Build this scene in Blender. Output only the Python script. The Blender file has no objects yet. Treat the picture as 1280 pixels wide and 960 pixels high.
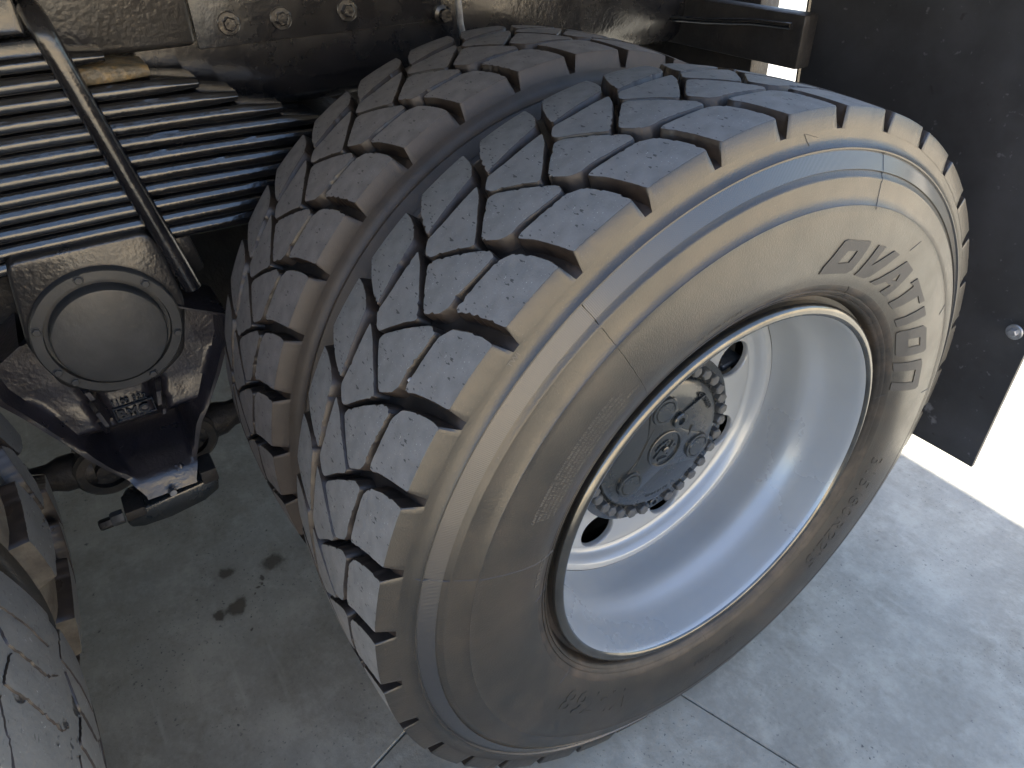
import bpy, bmesh, math, random
from mathutils import Vector, Matrix, noise
from mathutils.geometry import delaunay_2d_cdt
R = math.radians; PI = math.pi
sc = bpy.context.scene
COL = sc.collection

# ------------------------------------------------------------------ camera, sky, sun, exposure
cd = bpy.data.cameras.new('camera'); cam = bpy.data.objects.new('camera', cd); COL.objects.link(cam)
cd.sensor_width = 36.0; cd.lens = 36.0 * 896.92 / 1280.0; cd.clip_start = 0.02; cd.clip_end = 3000
cam.matrix_world = Matrix(((0.5344583, -0.4839956, 0.6928943, 0.4630749),
                           (0.8449436, 0.3259504, -0.4240597, -0.6340448),
                           (-0.0206062, 0.8120989, 0.5831559, 1.2493852),
                           (0, 0, 0, 1)))
sc.camera = cam
SUN_EL = 60.0
to_sun = Vector((-math.cos(R(SUN_EL)), -0.055 * math.cos(R(SUN_EL)), math.sin(R(SUN_EL)))).normalized()
w = bpy.data.worlds.new('World'); sc.world = w; w.use_nodes = True
nt = w.node_tree; bg = nt.nodes['Background']
sky = nt.nodes.new('ShaderNodeTexSky'); sky.sky_type = 'NISHITA'; sky.sun_disc = False
sky.sun_elevation = R(SUN_EL); sky.sun_rotation = math.atan2(to_sun.x, to_sun.y)
sky.air_density = 1.0; sky.dust_density = 1.6; sky.ozone_density = 1.0
nt.links.new(sky.outputs[0], bg.inputs[0]); bg.inputs[1].default_value = 0.115
sl = bpy.data.lights.new('sun', 'SUN'); sl.energy = 5.0; sl.angle = R(0.5); sl.color = (1.0, 0.95, 0.87)
so = bpy.data.objects.new('sun', sl); COL.objects.link(so)
so.rotation_euler = to_sun.to_track_quat('Z', 'Y').to_euler(); so.location = (-3, 0, 8)
sc.view_settings.view_transform = 'Standard'; sc.view_settings.look = 'None'
sc.view_settings.exposure = 2.4; sc.view_settings.gamma = 1.0

# ------------------------------------------------------------------ material helpers
def mat(name, col, rough=0.5, metal=0.0, spec=0.5, var=0.0, vscale=20.0, bump=0.0, bscale=60.0, bdist=0.002,
        rvar=0.0, dust=None, dust_amt=0.0, dust_scale=8.0, coat=0.0, specks=0.0, speck_scale=300.0, detail=4.0, nicks=0.0):
    m = bpy.data.materials.new(name); m.use_nodes = True; t = m.node_tree; N = t.nodes; L = t.links
    b = N['Principled BSDF']; b.inputs['Roughness'].default_value = rough; b.inputs['Metallic'].default_value = metal
    b.inputs['Specular IOR Level'].default_value = spec; b.inputs['Base Color'].default_value = (*col, 1)
    b.inputs['Coat Weight'].default_value = coat; b.inputs['Coat Roughness'].default_value = 0.12
    tc = N.new('ShaderNodeTexCoord'); oc = tc.outputs['Object']
    cur = None
    def noi(scale, det=4.0, rgh=0.6):
        n = N.new('ShaderNodeTexNoise'); n.inputs['Scale'].default_value = scale; n.inputs['Detail'].default_value = det
        n.inputs['Roughness'].default_value = rgh; L.new(oc, n.inputs['Vector']); return n
    def ramp(src, a, bb, c0=0.0, c1=1.0):
        r = N.new('ShaderNodeMapRange'); r.inputs[1].default_value = a; r.inputs[2].default_value = bb
        r.inputs[3].default_value = c0; r.inputs[4].default_value = c1; L.new(src, r.inputs[0]); return r.outputs[0]
    def mix(f, A, B):
        x = N.new('ShaderNodeMix'); x.data_type = 'RGBA'
        if isinstance(f, float): x.inputs[0].default_value = f
        else: L.new(f, x.inputs[0])
        for s, v in ((6, A), (7, B)):
            if isinstance(v, tuple): x.inputs[s].default_value = (*v, 1)
            else: L.new(v, x.inputs[s])
        return x.outputs[2]
    c = None
    if var > 0:
        n = noi(vscale); lo = tuple(v * (1 - var) for v in col); hi = tuple(min(1, v * (1 + var)) for v in col)
        c = mix(ramp(n.outputs[0], 0.3, 0.7), lo, hi)
    if dust:
        n = noi(dust_scale, 8.0, 0.65); f = ramp(n.outputs[0], 0.45, 0.72, 0.0, dust_amt)
        c = mix(f, c if c else col, dust)
    if specks > 0:
        n = noi(speck_scale, 2.0); f = ramp(n.outputs[0], 0.68, 0.74, 0.0, specks)
        c = mix(f, c if c else col, tuple(min(1, v * 2.5 + .06) for v in col))
        n = noi(speck_scale * .6, 2.0); f = ramp(n.outputs[0], 0.30, 0.25, 0.0, specks)
        c = mix(f, c, tuple(v * .35 for v in col))
    if nicks > 0:
        for rot, sx_, sy_ in ((.5, 75, 520), (1.9, 60, 480), (1.2, 110, 700)):
            mp = N.new('ShaderNodeMapping'); mp.inputs['Rotation'].default_value = (0, 0, rot); mp.inputs['Scale'].default_value = (sx_, sy_, 200); L.new(oc, mp.inputs[0])
            n = N.new('ShaderNodeTexNoise'); n.inputs['Scale'].default_value = 1; n.inputs['Detail'].default_value = 2; L.new(mp.outputs[0], n.inputs['Vector'])
            c = mix(ramp(n.outputs[0], .700, .730, 0.0, nicks), c if c else col, tuple(v * .22 for v in col))
    if c: L.new(c, b.inputs['Base Color'])
    if rvar > 0:
        n = noi(vscale * .7, 6.0); L.new(ramp(n.outputs[0], 0.3, 0.7, max(.03, rough - rvar), min(1, rough + rvar)), b.inputs['Roughness'])
    if bump > 0:
        n = noi(bscale, detail, 0.55); bp = N.new('ShaderNodeBump'); bp.inputs['Strength'].default_value = bump
        bp.inputs['Distance'].default_value = bdist; L.new(n.outputs[0], bp.inputs['Height']); L.new(bp.outputs[0], b.inputs['Normal'])
        m['bump'] = bp.name
    return m

M = {}
M['tread'] = mat('worn_tread_rubber', (.172, .171, .163), .72, nicks=.85, var=.18, vscale=45, bump=.35, bscale=520, bdist=.0008, rvar=.08, specks=.55, speck_scale=420, dust=(.22, .21, .20), dust_amt=.45, dust_scale=18)
M['tread_in'] = mat('worn_tread_rubber_brownish', (.165, .155, .148), .8, nicks=.7, var=.2, vscale=45, bump=.3, bscale=520, bdist=.0008, specks=.4, speck_scale=420)
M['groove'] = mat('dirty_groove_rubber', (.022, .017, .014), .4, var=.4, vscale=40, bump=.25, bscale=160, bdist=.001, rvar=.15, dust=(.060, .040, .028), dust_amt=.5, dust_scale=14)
M['side'] = mat('dressed_sidewall_rubber', (.016, .0145, .0115), .36, spec=.62, var=.25, vscale=30, bump=.6, bscale=520, bdist=.0006, rvar=.06, dust=(.046, .036, .025), dust_amt=.65, dust_scale=9, coat=.10, specks=.35, speck_scale=380)
M['side_in'] = mat('warm_reflection_dusty_sidewall_rubber', (.042, .033, .026), .55, spec=.6, var=.3, vscale=30, bump=.4, bscale=500, bdist=.0005, dust=(.055, .042, .034), dust_amt=.6, dust_scale=9)  # warm brown reflection put into the base colour, dust patches over it
M['fine'] = mat('dusty_fine_lettering', (.085, .080, .070), .6)
M['band'] = mat('ribbed_band_rubber', (.018, .018, .019), .28, spec=.75, coat=.35)
M['letter'] = mat('lettering_rubber', (.030, .031, .033), .62, bump=.5, bscale=500, bdist=.0006)
M['ridge'] = mat('pale_brown_rib', (.13, .105, .085), .6, var=.35, vscale=40)  # paler brown than the sidewall around it
M['bead'] = mat('bead_rubber', (.012, .011, .010), .5, var=.4, vscale=60, bump=.4, bscale=120, bdist=.001, dust=(.10, .075, .055), dust_amt=.5, dust_scale=18)
M['rim'] = mat('silver_grey_rim_paint', (.325, .35, .37), .30, metal=.3, spec=.5, var=.06, vscale=5, bump=.07, bscale=110, bdist=.0006, rvar=.07, coat=.25)
M['lip'] = mat('glossy_dirty_rim_lip', (.11, .108, .10), .17, metal=.85, var=.3, vscale=25, rvar=.06, bump=.08, bscale=60, bdist=.0006, coat=.3)
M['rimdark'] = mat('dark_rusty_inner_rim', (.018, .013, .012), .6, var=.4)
M['hub'] = mat('glossy_dark_hub_paint', (.016, .019, .021), .24, spec=.6, var=.25, vscale=30, bump=.35, bscale=150, bdist=.0012, rvar=.08, coat=.3)
M['hubbolt'] = mat('grey_painted_bolt', (.055, .058, .060), .36, var=.3, vscale=60, bump=.2, bscale=200, bdist=.0006)
M['paint'] = mat('thick_black_chassis_paint', (.010, .010, .012), .25, spec=.6, var=.3, vscale=20, bump=.5, bscale=80, bdist=.0016, rvar=.1, coat=.3, specks=.15, speck_scale=90)
M['paintr'] = mat('rough_black_cast_paint', (.020, .019, .019), .36, spec=.6, var=.3, vscale=20, bump=.55, bscale=130, bdist=.002, rvar=.1, coat=.25, detail=2)
M['cast'] = mat('bumpy_cast_iron_paint', (.024, .022, .027), .33, spec=.7, var=.3, vscale=20, bump=.6, bscale=150, bdist=.0014, rvar=.08, coat=.15, detail=2)
M['satin'] = mat('satin_black_cap_paint', (.042, .043, .043), .42, spec=.5, var=.25, vscale=16, bump=.4, bscale=85, bdist=.0012, rvar=.06)
M['leaf'] = mat('glossy_black_spring_paint', (.008, .008, .009), .2, spec=.6, var=.3, vscale=30, bump=.55, bscale=70, bdist=.0018, rvar=.07, coat=.6)
M['gold'] = mat('chipped_leaf_end', (.10, .085, .06), .4, var=.5, vscale=60, bump=1.0, bscale=160, bdist=.003, dust=(.35, .22, .07), dust_amt=.7, dust_scale=55)
M['greasy'] = mat('greasy_underbody_metal', (.018, .017, .017), .5, var=.4, vscale=25, bump=.8, bscale=70, bdist=.003, rvar=.15, dust=(.04, .034, .028), dust_amt=.5, dust_scale=10)
M['steel'] = mat('dull_zinc_steel', (.32, .33, .35), .4, metal=.7, var=.3, vscale=80)
M['flap'] = mat('black_rubber_mud_flap', (.026, .027, .030), .5, var=.2, vscale=5, bump=.15, bscale=40, bdist=.001, rvar=.08, dust=(.07, .072, .08), dust_amt=.5, dust_scale=4.5, specks=.6, speck_scale=70)
M['mud'] = mat('dried_sandy_mud', (.13, .115, .088), .9, var=.3, vscale=25, bump=.8, bscale=60, bdist=.003, dust=(.045, .035, .028), dust_amt=.9, dust_scale=22)
M['oldtread'] = mat('dusty_worn_tread', (.130, .136, .134), .8, var=.15, vscale=22, bump=.6, bscale=140, bdist=.0015, specks=.5, speck_scale=160, dust=(.165, .165, .155), dust_amt=.5, dust_scale=9, nicks=.5)
M['pebble'] = mat('pale_pebble', (.55, .53, .50), .7, var=.2)
M['wall'] = mat('cream_render', (.64, .545, .40), .85, var=.08, vscale=1.5)
M['body'] = mat('tipper_body_paint', (.20, .19, .18), .5, var=.1)

# ribbed band: fine radial ribs as relief
def band_bump(m, n, dist):
    t = m.node_tree; N = t.nodes; L = t.links; tc = N.new('ShaderNodeTexCoord'); sx = N.new('ShaderNodeSeparateXYZ'); L.new(tc.outputs['Object'], sx.inputs[0])
    a = N.new('ShaderNodeMath'); a.operation = 'ARCTAN2'; L.new(sx.outputs[2], a.inputs[0]); L.new(sx.outputs[1], a.inputs[1])
    b = N.new('ShaderNodeMath'); b.operation = 'MULTIPLY'; b.inputs[1].default_value = n; L.new(a.outputs[0], b.inputs[0])
    s = N.new('ShaderNodeMath'); s.operation = 'SINE'; L.new(b.outputs[0], s.inputs[0])
    bp = N.new('ShaderNodeBump'); bp.inputs['Distance'].default_value = dist; bp.inputs['Strength'].default_value = .8
    L.new(s.outputs[0], bp.inputs['Height']); L.new(bp.outputs[0], N['Principled BSDF'].inputs['Normal'])
band_bump(M['band'], 1500, .00010)

def shape_marks(m, col, spots=None, vor=None):
    t = m.node_tree; N = t.nodes; L = t.links; b = N['Principled BSDF']; tc = N.new('ShaderNodeTexCoord'); oc = tc.outputs['Object']
    src = b.inputs['Base Color'].links[0].from_socket
    n = N.new('ShaderNodeTexNoise'); n.inputs['Scale'].default_value = 60 if vor else 90; n.inputs['Detail'].default_value = 5; L.new(oc, n.inputs['Vector'])
    if vor:
        sc_ = N.new('ShaderNodeVectorMath'); sc_.operation = 'SCALE'; sc_.inputs[3].default_value = .05; L.new(n.outputs[1], sc_.inputs[0])
        ad = N.new('ShaderNodeVectorMath'); ad.operation = 'ADD'; L.new(oc, ad.inputs[0]); L.new(sc_.outputs[0], ad.inputs[1])
        v = N.new('ShaderNodeTexVoronoi'); v.inputs['Scale'].default_value = vor; L.new(ad.outputs[0], v.inputs['Vector']); d = v.outputs['Distance']; lo, hi = .20, .13
    else:
        d = None
        for (p, q, r) in spots:
            x = N.new('ShaderNodeVectorMath'); x.operation = 'DISTANCE'; L.new(oc, x.inputs[0]); x.inputs[1].default_value = p
            y = N.new('ShaderNodeMath'); y.operation = 'DIVIDE'; L.new(x.outputs['Value'], y.inputs[0]); y.inputs[1].default_value = r
            if d: k = N.new('ShaderNodeMath'); k.operation = 'MINIMUM'; L.new(d, k.inputs[0]); L.new(y.outputs[0], k.inputs[1]); d = k.outputs[0]
            else: d = y.outputs[0]
        k = N.new('ShaderNodeMath'); k.operation = 'ADD'; L.new(d, k.inputs[0]); k2 = N.new('ShaderNodeMath'); k2.operation = 'MULTIPLY'; k2.inputs[1].default_value = 2.6; L.new(n.outputs[0], k2.inputs[0]); L.new(k2.outputs[0], k.inputs[1]); d = k.outputs[0]; lo, hi = 2.0, 1.5
    r_ = N.new('ShaderNodeMapRange'); r_.inputs[1].default_value = lo; r_.inputs[2].default_value = hi; r_.inputs[4].default_value = .9 if vor else .5; L.new(d, r_.inputs[0])
    x = N.new('ShaderNodeMix'); x.data_type = 'RGBA'; L.new(r_.outputs[0], x.inputs[0]); L.new(src, x.inputs[6]); x.inputs[7].default_value = (*col, 1); L.new(x.outputs[2], b.inputs['Base Color'])
    if vor:
        bp = N.new('ShaderNodeBump'); bp.inputs['Strength'].default_value = 1; bp.inputs['Distance'].default_value = -.004; L.new(r_.outputs[0], bp.inputs['Height'])
        old = b.inputs['Normal'].links[0].from_socket; L.new(old, bp.inputs['Normal']); L.new(bp.outputs[0], b.inputs['Normal'])
shape_marks(M['oldtread'], (.018, .016, .015), vor=14)
shape_marks(M['flap'], (.20, .205, .22), spots=[((.115, 0, .115), 0, .012), ((.135, 0, .095), 0, .016), ((.155, 0, .075), 0, .018), ((.175, 0, .055), 0, .016), ((.15, 0, .16), 0, .009), ((.20, 0, .17), 0, .008)])
# tyre-mark dust on the mud flap is in its material; concrete
def concrete():
    m = bpy.data.materials.new('grey_concrete'); m.use_nodes = True; t = m.node_tree; N = t.nodes; L = t.links; b = N['Principled BSDF']
    g = N.new('ShaderNodeNewGeometry'); P = g.outputs['Position']
    def noi(scale, det=6.0, rgh=.6, vec=None):
        n = N.new('ShaderNodeTexNoise'); n.inputs['Scale'].default_value = scale; n.inputs['Detail'].default_value = det; n.inputs['Roughness'].default_value = rgh
        L.new(vec or P, n.inputs['Vector']); return n.outputs[0]
    def mr(s, a, bb, c=0., d=1.):
        r = N.new('ShaderNodeMapRange'); r.inputs[1].default_value = a; r.inputs[2].default_value = bb; r.inputs[3].default_value = c; r.inputs[4].default_value = d; L.new(s, r.inputs[0]); return r.outputs[0]
    def mix(f, A, B):
        x = N.new('ShaderNodeMix'); x.data_type = 'RGBA'; L.new(f, x.inputs[0])
        for s, v in ((6, A), (7, B)):
            if isinstance(v, tuple): x.inputs[s].default_value = (*v, 1)
            else: L.new(v, x.inputs[s])
        return x.outputs[2]
    def mul(a, c):
        x = N.new('ShaderNodeMath'); x.operation = 'MULTIPLY'; L.new(a, x.inputs[0])
        if isinstance(c, float): x.inputs[1].default_value = c
        else: L.new(c, x.inputs[1])
        return x.outputs[0]
    c = mix(mr(noi(2.2, 8, .65), .35, .65), (0.207, 0.194, 0.161), (0.327, 0.307, 0.251))
    c = mix(mr(noi(9, 10, .75), .48, .62, 0, .75), c, (0.384, 0.361, 0.297))
    c = mix(mr(noi(5.5, 10, .75), .50, .62, 0, .6), c, (0.177, 0.161, 0.125))
    c = mix(mr(noi(85, 4, .6), .3, .8, 0, .35), c, (0.416, 0.389, 0.321))
    c = mix(mul(mr(noi(150, 2, .5), .64, .72, 0, .9), mr(noi(4, 4), .42, .6)), c, (0.070, 0.068, 0.065))
    c = mix(mr(noi(48, 3, .6), .69, .74, 0, .8), c, (0.080, 0.075, 0.068))
    # pale scratches
    mp = N.new('ShaderNodeMapping'); mp.inputs['Rotation'].default_value = (0, 0, R(52)); mp.inputs['Scale'].default_value = (2.2, 26, 1); L.new(P, mp.inputs[0])
    c = mix(mul(mr(noi(1.0, 3, .5, mp.outputs[0]), .62, .70, 0, .38), mr(noi(3, 3), .5, .6)), c, (0.499, 0.468, 0.387))
    mp = N.new('ShaderNodeMapping'); mp.inputs['Rotation'].default_value = (0, 0, R(-38)); mp.inputs['Scale'].default_value = (2.6, 30, 1); L.new(P, mp.inputs[0])
    c = mix(mul(mr(noi(1.0, 3, .5, mp.outputs[0]), .62, .70, 0, .38), mr(noi(2.5, 3), .45, .6)), c, (0.478, 0.447, 0.372))
    # oil stains
    wn = N.new('ShaderNodeTexNoise'); wn.inputs['Scale'].default_value = 28; wn.inputs['Detail'].default_value = 4; L.new(P, wn.inputs['Vector'])
    wv = N.new('ShaderNodeVectorMath'); wv.operation = 'SCALE'; wv.inputs[3].default_value = .052
    ws = N.new('ShaderNodeVectorMath'); ws.operation = 'SUBTRACT'; ws.inputs[1].default_value = (.5, .5, .5); L.new(wn.outputs[1], ws.inputs[0]); L.new(ws.outputs[0], wv.inputs[0])
    wa = N.new('ShaderNodeVectorMath'); wa.operation = 'ADD'; L.new(P, wa.inputs[0]); L.new(wv.outputs[0], wa.inputs[1])
    for (x, y, rr) in ((-.743, -.537, .026), (-.769, -.633, .019), (-.664, -.638, .021), (-.664, -.674, .015), (-.70, -.575, .006), (-.688, -.585, .005), (-.715, -.567, .005), (-.68, -.600, .004), (-.62, -.70, .005), (-.60, -.62, .004), (-.85, -.52, .005)):
        d = N.new('ShaderNodeVectorMath'); d.operation = 'DISTANCE'; L.new(wa.outputs[0], d.inputs[0]); d.inputs[1].default_value = (x, y, 0)
        c = mix(mr(d.outputs['Value'], rr * 1.75, rr * .9, 0, .25), c, (.10, .085, .065))
        c = mix(mr(d.outputs['Value'], rr * 1.12, rr * .72, 0, .82), c, (.062, .048, .030))
    L.new(c, b.inputs['Base Color'])
    L.new(mr(noi(6, 6), .3, .7, .5, .75), b.inputs['Roughness']); b.inputs['Specular IOR Level'].default_value = .4
    bp = N.new('ShaderNodeBump'); bp.inputs['Strength'].default_value = .5; bp.inputs['Distance'].default_value = .002
    L.new(noi(120, 6, .65), bp.inputs['Height']); L.new(bp.outputs[0], b.inputs['Normal'])
    return m
M['concrete'] = concrete()
M['earth'] = mat('pale_yard_ground', (.48, .41, .30), .9, var=.15, vscale=.3, bump=.3, bscale=8, bdist=.01)

# ------------------------------------------------------------------ object helpers
def link(o, parent=None):
    COL.objects.link(o)
    if parent: o.parent = parent
    return o
def ob(name, me, parent=None, mats=None, sharp=35, loc=None, rot=None):
    if isinstance(me, bmesh.types.BMesh):
        b = me; me = bpy.data.meshes.new(name); b.normal_update(); b.to_mesh(me); b.free()
    if mats is not None and len(me.materials) == 0:
        for m in (mats if isinstance(mats, (list, tuple)) else [mats]): me.materials.append(m)
        if sharp is not None:
            for p in me.polygons: p.use_smooth = True
            me.set_sharp_from_angle(angle=R(sharp))
    o = link(bpy.data.objects.new(name, me), parent)
    if loc: o.location = loc
    if rot: o.rotation_euler = rot
    return o
def tag(o, label=None, cat=None, group=None, kind=None):
    if label: o['label'] = label
    if cat: o['category'] = cat
    if group: o['group'] = group
    if kind: o['kind'] = kind
    return o
def thing(name, label, cat, loc=(0, 0, 0), group=None):
    o = link(bpy.data.objects.new(name, None)); o.location = loc; o.empty_display_size = .1
    return tag(o, label, cat, group)
def mk(verts, faces, fm=None):
    b = bmesh.new(); vs = [b.verts.new(v) for v in verts]
    for i, f in enumerate(faces):
        try:
            fc = b.faces.new([vs[k] for k in f])
            if fm: fc.material_index = fm[i]
        except ValueError: pass
    return b
def lathe(prof, seg=96, mi=None, bm=None, a0=0.0):
    """prof: (x, r) points, revolved about the X axis. mi: material per segment"""
    b = bm or bmesh.new(); rings = []
    for x, r in prof:
        if r < 1e-6: rings.append([b.verts.new((x, 0, 0))])
        else: rings.append([b.verts.new((x, r * math.cos(a0 + 2 * PI * k / seg), r * math.sin(a0 + 2 * PI * k / seg))) for k in range(seg)])
    for i in range(len(prof) - 1):
        A, B = rings[i], rings[i + 1]
        for k in range(seg):
            k2 = (k + 1) % seg
            f = [A[k % len(A)], A[k2 % len(A)], B[k2 % len(B)], B[k % len(B)]]
            u = []
            for v in f:
                if v not in u: u.append(v)
            if len(u) > 2:
                fc = b.faces.new(u)
                if mi: fc.material_index = mi[i]
    bmesh.ops.recalc_face_normals(b, faces=b.faces) if bm is None else None
    return b
def box(x0, x1, y0, y1, z0, z1, bev=.002, seg=2, bm=None):
    b = bmesh.new(); bmesh.ops.create_cube(b, size=1)
    for v in b.verts: v.co = Vector(((x0 + x1) / 2 + v.co.x * (x1 - x0), (y0 + y1) / 2 + v.co.y * (y1 - y0), (z0 + z1) / 2 + v.co.z * (z1 - z0)))
    if bev > 0: bmesh.ops.bevel(b, geom=b.edges[:], offset=bev, segments=seg, affect='EDGES', profile=.5)
    return b
def prism_x(poly, x0, x1, bev=.002, seg=2):
    """polygon in (y, z) extruded along X"""
    b = bmesh.new(); A = [b.verts.new((x0, y, z)) for y, z in poly]; B = [b.verts.new((x1, y, z)) for y, z in poly]
    n = len(poly); b.faces.new(A); b.faces.new(B[::-1])
    for i in range(n): b.faces.new([A[i], B[i], B[(i + 1) % n], A[(i + 1) % n]])
    bmesh.ops.recalc_face_normals(b, faces=b.faces)
    if bev > 0: bmesh.ops.bevel(b, geom=b.edges[:], offset=bev, segments=seg, affect='EDGES', profile=.5)
    return b
def tube(pts, r, seg=16, caps=True):
    b = bmesh.new(); pts = [Vector(p) for p in pts]; rings = []
    up = None
    for i, p in enumerate(pts):
        d = (pts[min(i + 1, len(pts) - 1)] - pts[max(i - 1, 0)]).normalized()
        if up is None: up = Vector((1, 0, 0)) if abs(d.x) < .9 else Vector((0, 1, 0))
        u = (up - d * up.dot(d)).normalized(); v = d.cross(u); up = u
        rr = r[i] if isinstance(r, (list, tuple)) else r
        rings.append([b.verts.new(p + (u * math.cos(2 * PI * k / seg) + v * math.sin(2 * PI * k / seg)) * rr) for k in range(seg)])
    for A, B in zip(rings, rings[1:]):
        for k in range(seg): b.faces.new([A[k], A[(k + 1) % seg], B[(k + 1) % seg], B[k]])
    if caps: b.faces.new(rings[0][::-1]); b.faces.new(rings[-1])
    bmesh.ops.recalc_face_normals(b, faces=b.faces); return b
def hexbolt(r, h, washer=0.0, wh=.002):
    """bolt head along +X, base at x=0"""
    b = bmesh.new(); x0 = 0.0
    if washer: lathe([(0, 0), (0, washer), (wh * .7, washer), (wh, washer - wh * .4), (wh, 0)], 24, bm=b); x0 = wh
    prof = [(x0 - .0005, r), (x0 + h * .82, r), (x0 + h, r * .82), (x0 + h, 0)]
    lathe(prof, 6, bm=b)
    bmesh.ops.recalc_face_normals(b, faces=b.faces); return b
def mesh_of(name, b, mats, sharp=35):
    me = bpy.data.meshes.new(name); b.normal_update(); b.to_mesh(me); b.free()
    for m in (mats if isinstance(mats, (list, tuple)) else [mats]): me.materials.append(m)
    for p in me.polygons: p.use_smooth = True
    if sharp is not None: me.set_sharp_from_angle(angle=R(sharp))
    return me
def text_bm(s, size, ext, res=2, shear=0.0, space=1.0, bold=0.0):
    c = bpy.data.curves.new('t', 'FONT'); c.body = s; c.size = size; c.extrude = ext / 2; c.resolution_u = res; c.shear = shear; c.space_character = space; c.offset = bold
    o = bpy.data.objects.new('t', c); COL.objects.link(o); bpy.context.view_layer.update()
    dg = bpy.context.evaluated_depsgraph_get(); me = bpy.data.meshes.new_from_object(o.evaluated_get(dg))
    b = bmesh.new(); b.from_mesh(me); bpy.data.objects.remove(o); bpy.data.meshes.remove(me); bpy.data.curves.remove(c)
    return b

# ------------------------------------------------------------------ the setting: ground of concrete slabs, yard beyond
g = ob('ground', mk([(-60, -60, -.03), (60, -60, -.03), (60, 60, -.03), (-60, 60, -.03)], [(0, 1, 2, 3)]), None, M['earth'], None)
tag(g, 'pale yard ground running on beyond the concrete slabs', kind='structure')
A20 = R(19.8); S = 3.2
ux = Vector((math.cos(A20), math.sin(A20), 0)); uy = Vector((-math.sin(A20), math.cos(A20), 0))
corner = Vector((.05, .030, 0)); dxo = (Vector((-.21, -.50, 0)) - corner).dot(ux)
org = corner + ux * dxo
slab_me = mesh_of('concrete_slab', box(.001, S - .001, .001, S - .001, -.1, 0, .0025, 1), M['concrete'], 30)
for i in range(-3, 1):
    for j in range(-3, 4):
        o = ob('concrete_slab', slab_me, g); o.location = org + ux * (i * S) + uy * (j * S); o.rotation_euler = (0, 0, A20)

# ------------------------------------------------------------------ tyre profiles
XC = -.137; HW = .1265; RC = .533; FLOOR = .511
def crown(x): return RC - .0066 * min(1.7, abs((x - XC) / HW)) ** 2
SIDE = [(-.0066, .5045, 2), (-.0056, .4965, 2), (-.0040, .4925, 2), (-.0006, .4872, 2), (.0012, .4862, 2), (.0014, .4846, 2), (-.0006, .4830, 3),
        (.0088, .4652, 3), (.0074, .4642, 2), (.0080, .4632, 2), (.0108, .4588, 2), (.0122, .4575, 2), (.0124, .4560, 2), (.0128, .4520, 2), (.0160, .4400, 2),
        (.0192, .4292, 2), (.0204, .4284, 2), (.0201, .4270, 2), (.0210, .4200, 2), (.0222, .4050, 2), (.0228, .3900, 2), (.0222, .3700, 2), (.0202, .3530, 2), (.0160, .3390, 2), (.0125, .3310, 2),
        (.0118, .3290, 2), (.0098, .3240, 4), (.0060, .3200, 4), (.0070, .3190, 4), (.0062, .3170, 4), (.0024, .3140, 4), (.0036, .3130, 4), (.0022, .3112, 4), (-.0005, .3090, 4), (-.0060, .3075, 4), (-.0120, .3050, 4), (-.0130, .2900, 4)]
def side_x(r):
    for (x0, r0, _), (x1, r1, _) in zip(SIDE, SIDE[1:]):
        if r1 <= r <= r0: return x0 + (x1 - x0) * (r0 - r) / max(1e-9, r0 - r1)
    return .01
def carcass(lift=0.0):
    floor_mat = 1; out = [(x, r) for x, r, _ in SIDE]; mi = [m for _, _, m in SIDE]
    top = [(-.0066, .5045), (-.0150, .5080), (-.030, .5110), (-.07, .5135), (XC, .5145)]
    top = [(x, r + (lift if x < -.012 else 0)) for x, r in top]
    top = top[:-1] + [(XC, .5145 + lift)] + [(2 * XC - x, r) for x, r in top[:-1]][::-1]
    prof = out[::-1] + top[1:] + [(2 * XC - x, r) for x, r in out[1:]]
    seg = [mi[i + 1] if False else mi[len(out) - 1 - i] for i in range(len(out) - 1)]
    seg = [m for m in [mi[len(out) - 1 - i] for i in range(len(out) - 1)]] + [floor_mat] * (len(top) - 1) + [mi[i + 1] for i in range(len(out) - 1)]
    # remap 2..4 -> slots 0 side 1 groove 2 band 3 bead
    mp = {1: 1, 2: 0, 3: 2, 4: 3, 5: 4}
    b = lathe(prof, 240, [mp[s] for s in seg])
    for v in b.verts:      # rubber sits on the ground: flatten the buried part
        pass
    return b
def round_poly(P, d=.004, n=3):
    out = []; m = len(P)
    for i in range(m):
        p = Vector(P[i]); a = Vector(P[i - 1]); c = Vector(P[(i + 1) % m])
        da = min(d, (a - p).length * .4); dc = min(d, (c - p).length * .4)
        A = p + (a - p).normalized() * da; C = p + (c - p).normalized() * dc
        for k in range(n + 1):
            t = k / n; out.append(A * (1 - t) ** 2 + p * 2 * t * (1 - t) + C * t * t)
    return out
def resample(P, step):
    out = []; m = len(P)
    for i in range(m):
        a, b = P[i], P[(i + 1) % m]; n = max(1, int((b - a).length / step + .5))
        for k in range(n): out.append(a.lerp(b, k / n))
    return out
def offs(P, d):
    m = len(P); out = []
    for i in range(m):
        e1 = (P[i] - P[i - 1]).normalized(); e2 = (P[(i + 1) % m] - P[i]).normalized()
        n = Vector((e1.y, -e1.x)) + Vector((e2.y, -e2.x))
        if n.length < 1e-6: n = Vector((e1.y, -e1.x))
        out.append(P[i] + n.normalized() * d)
    return out
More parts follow.
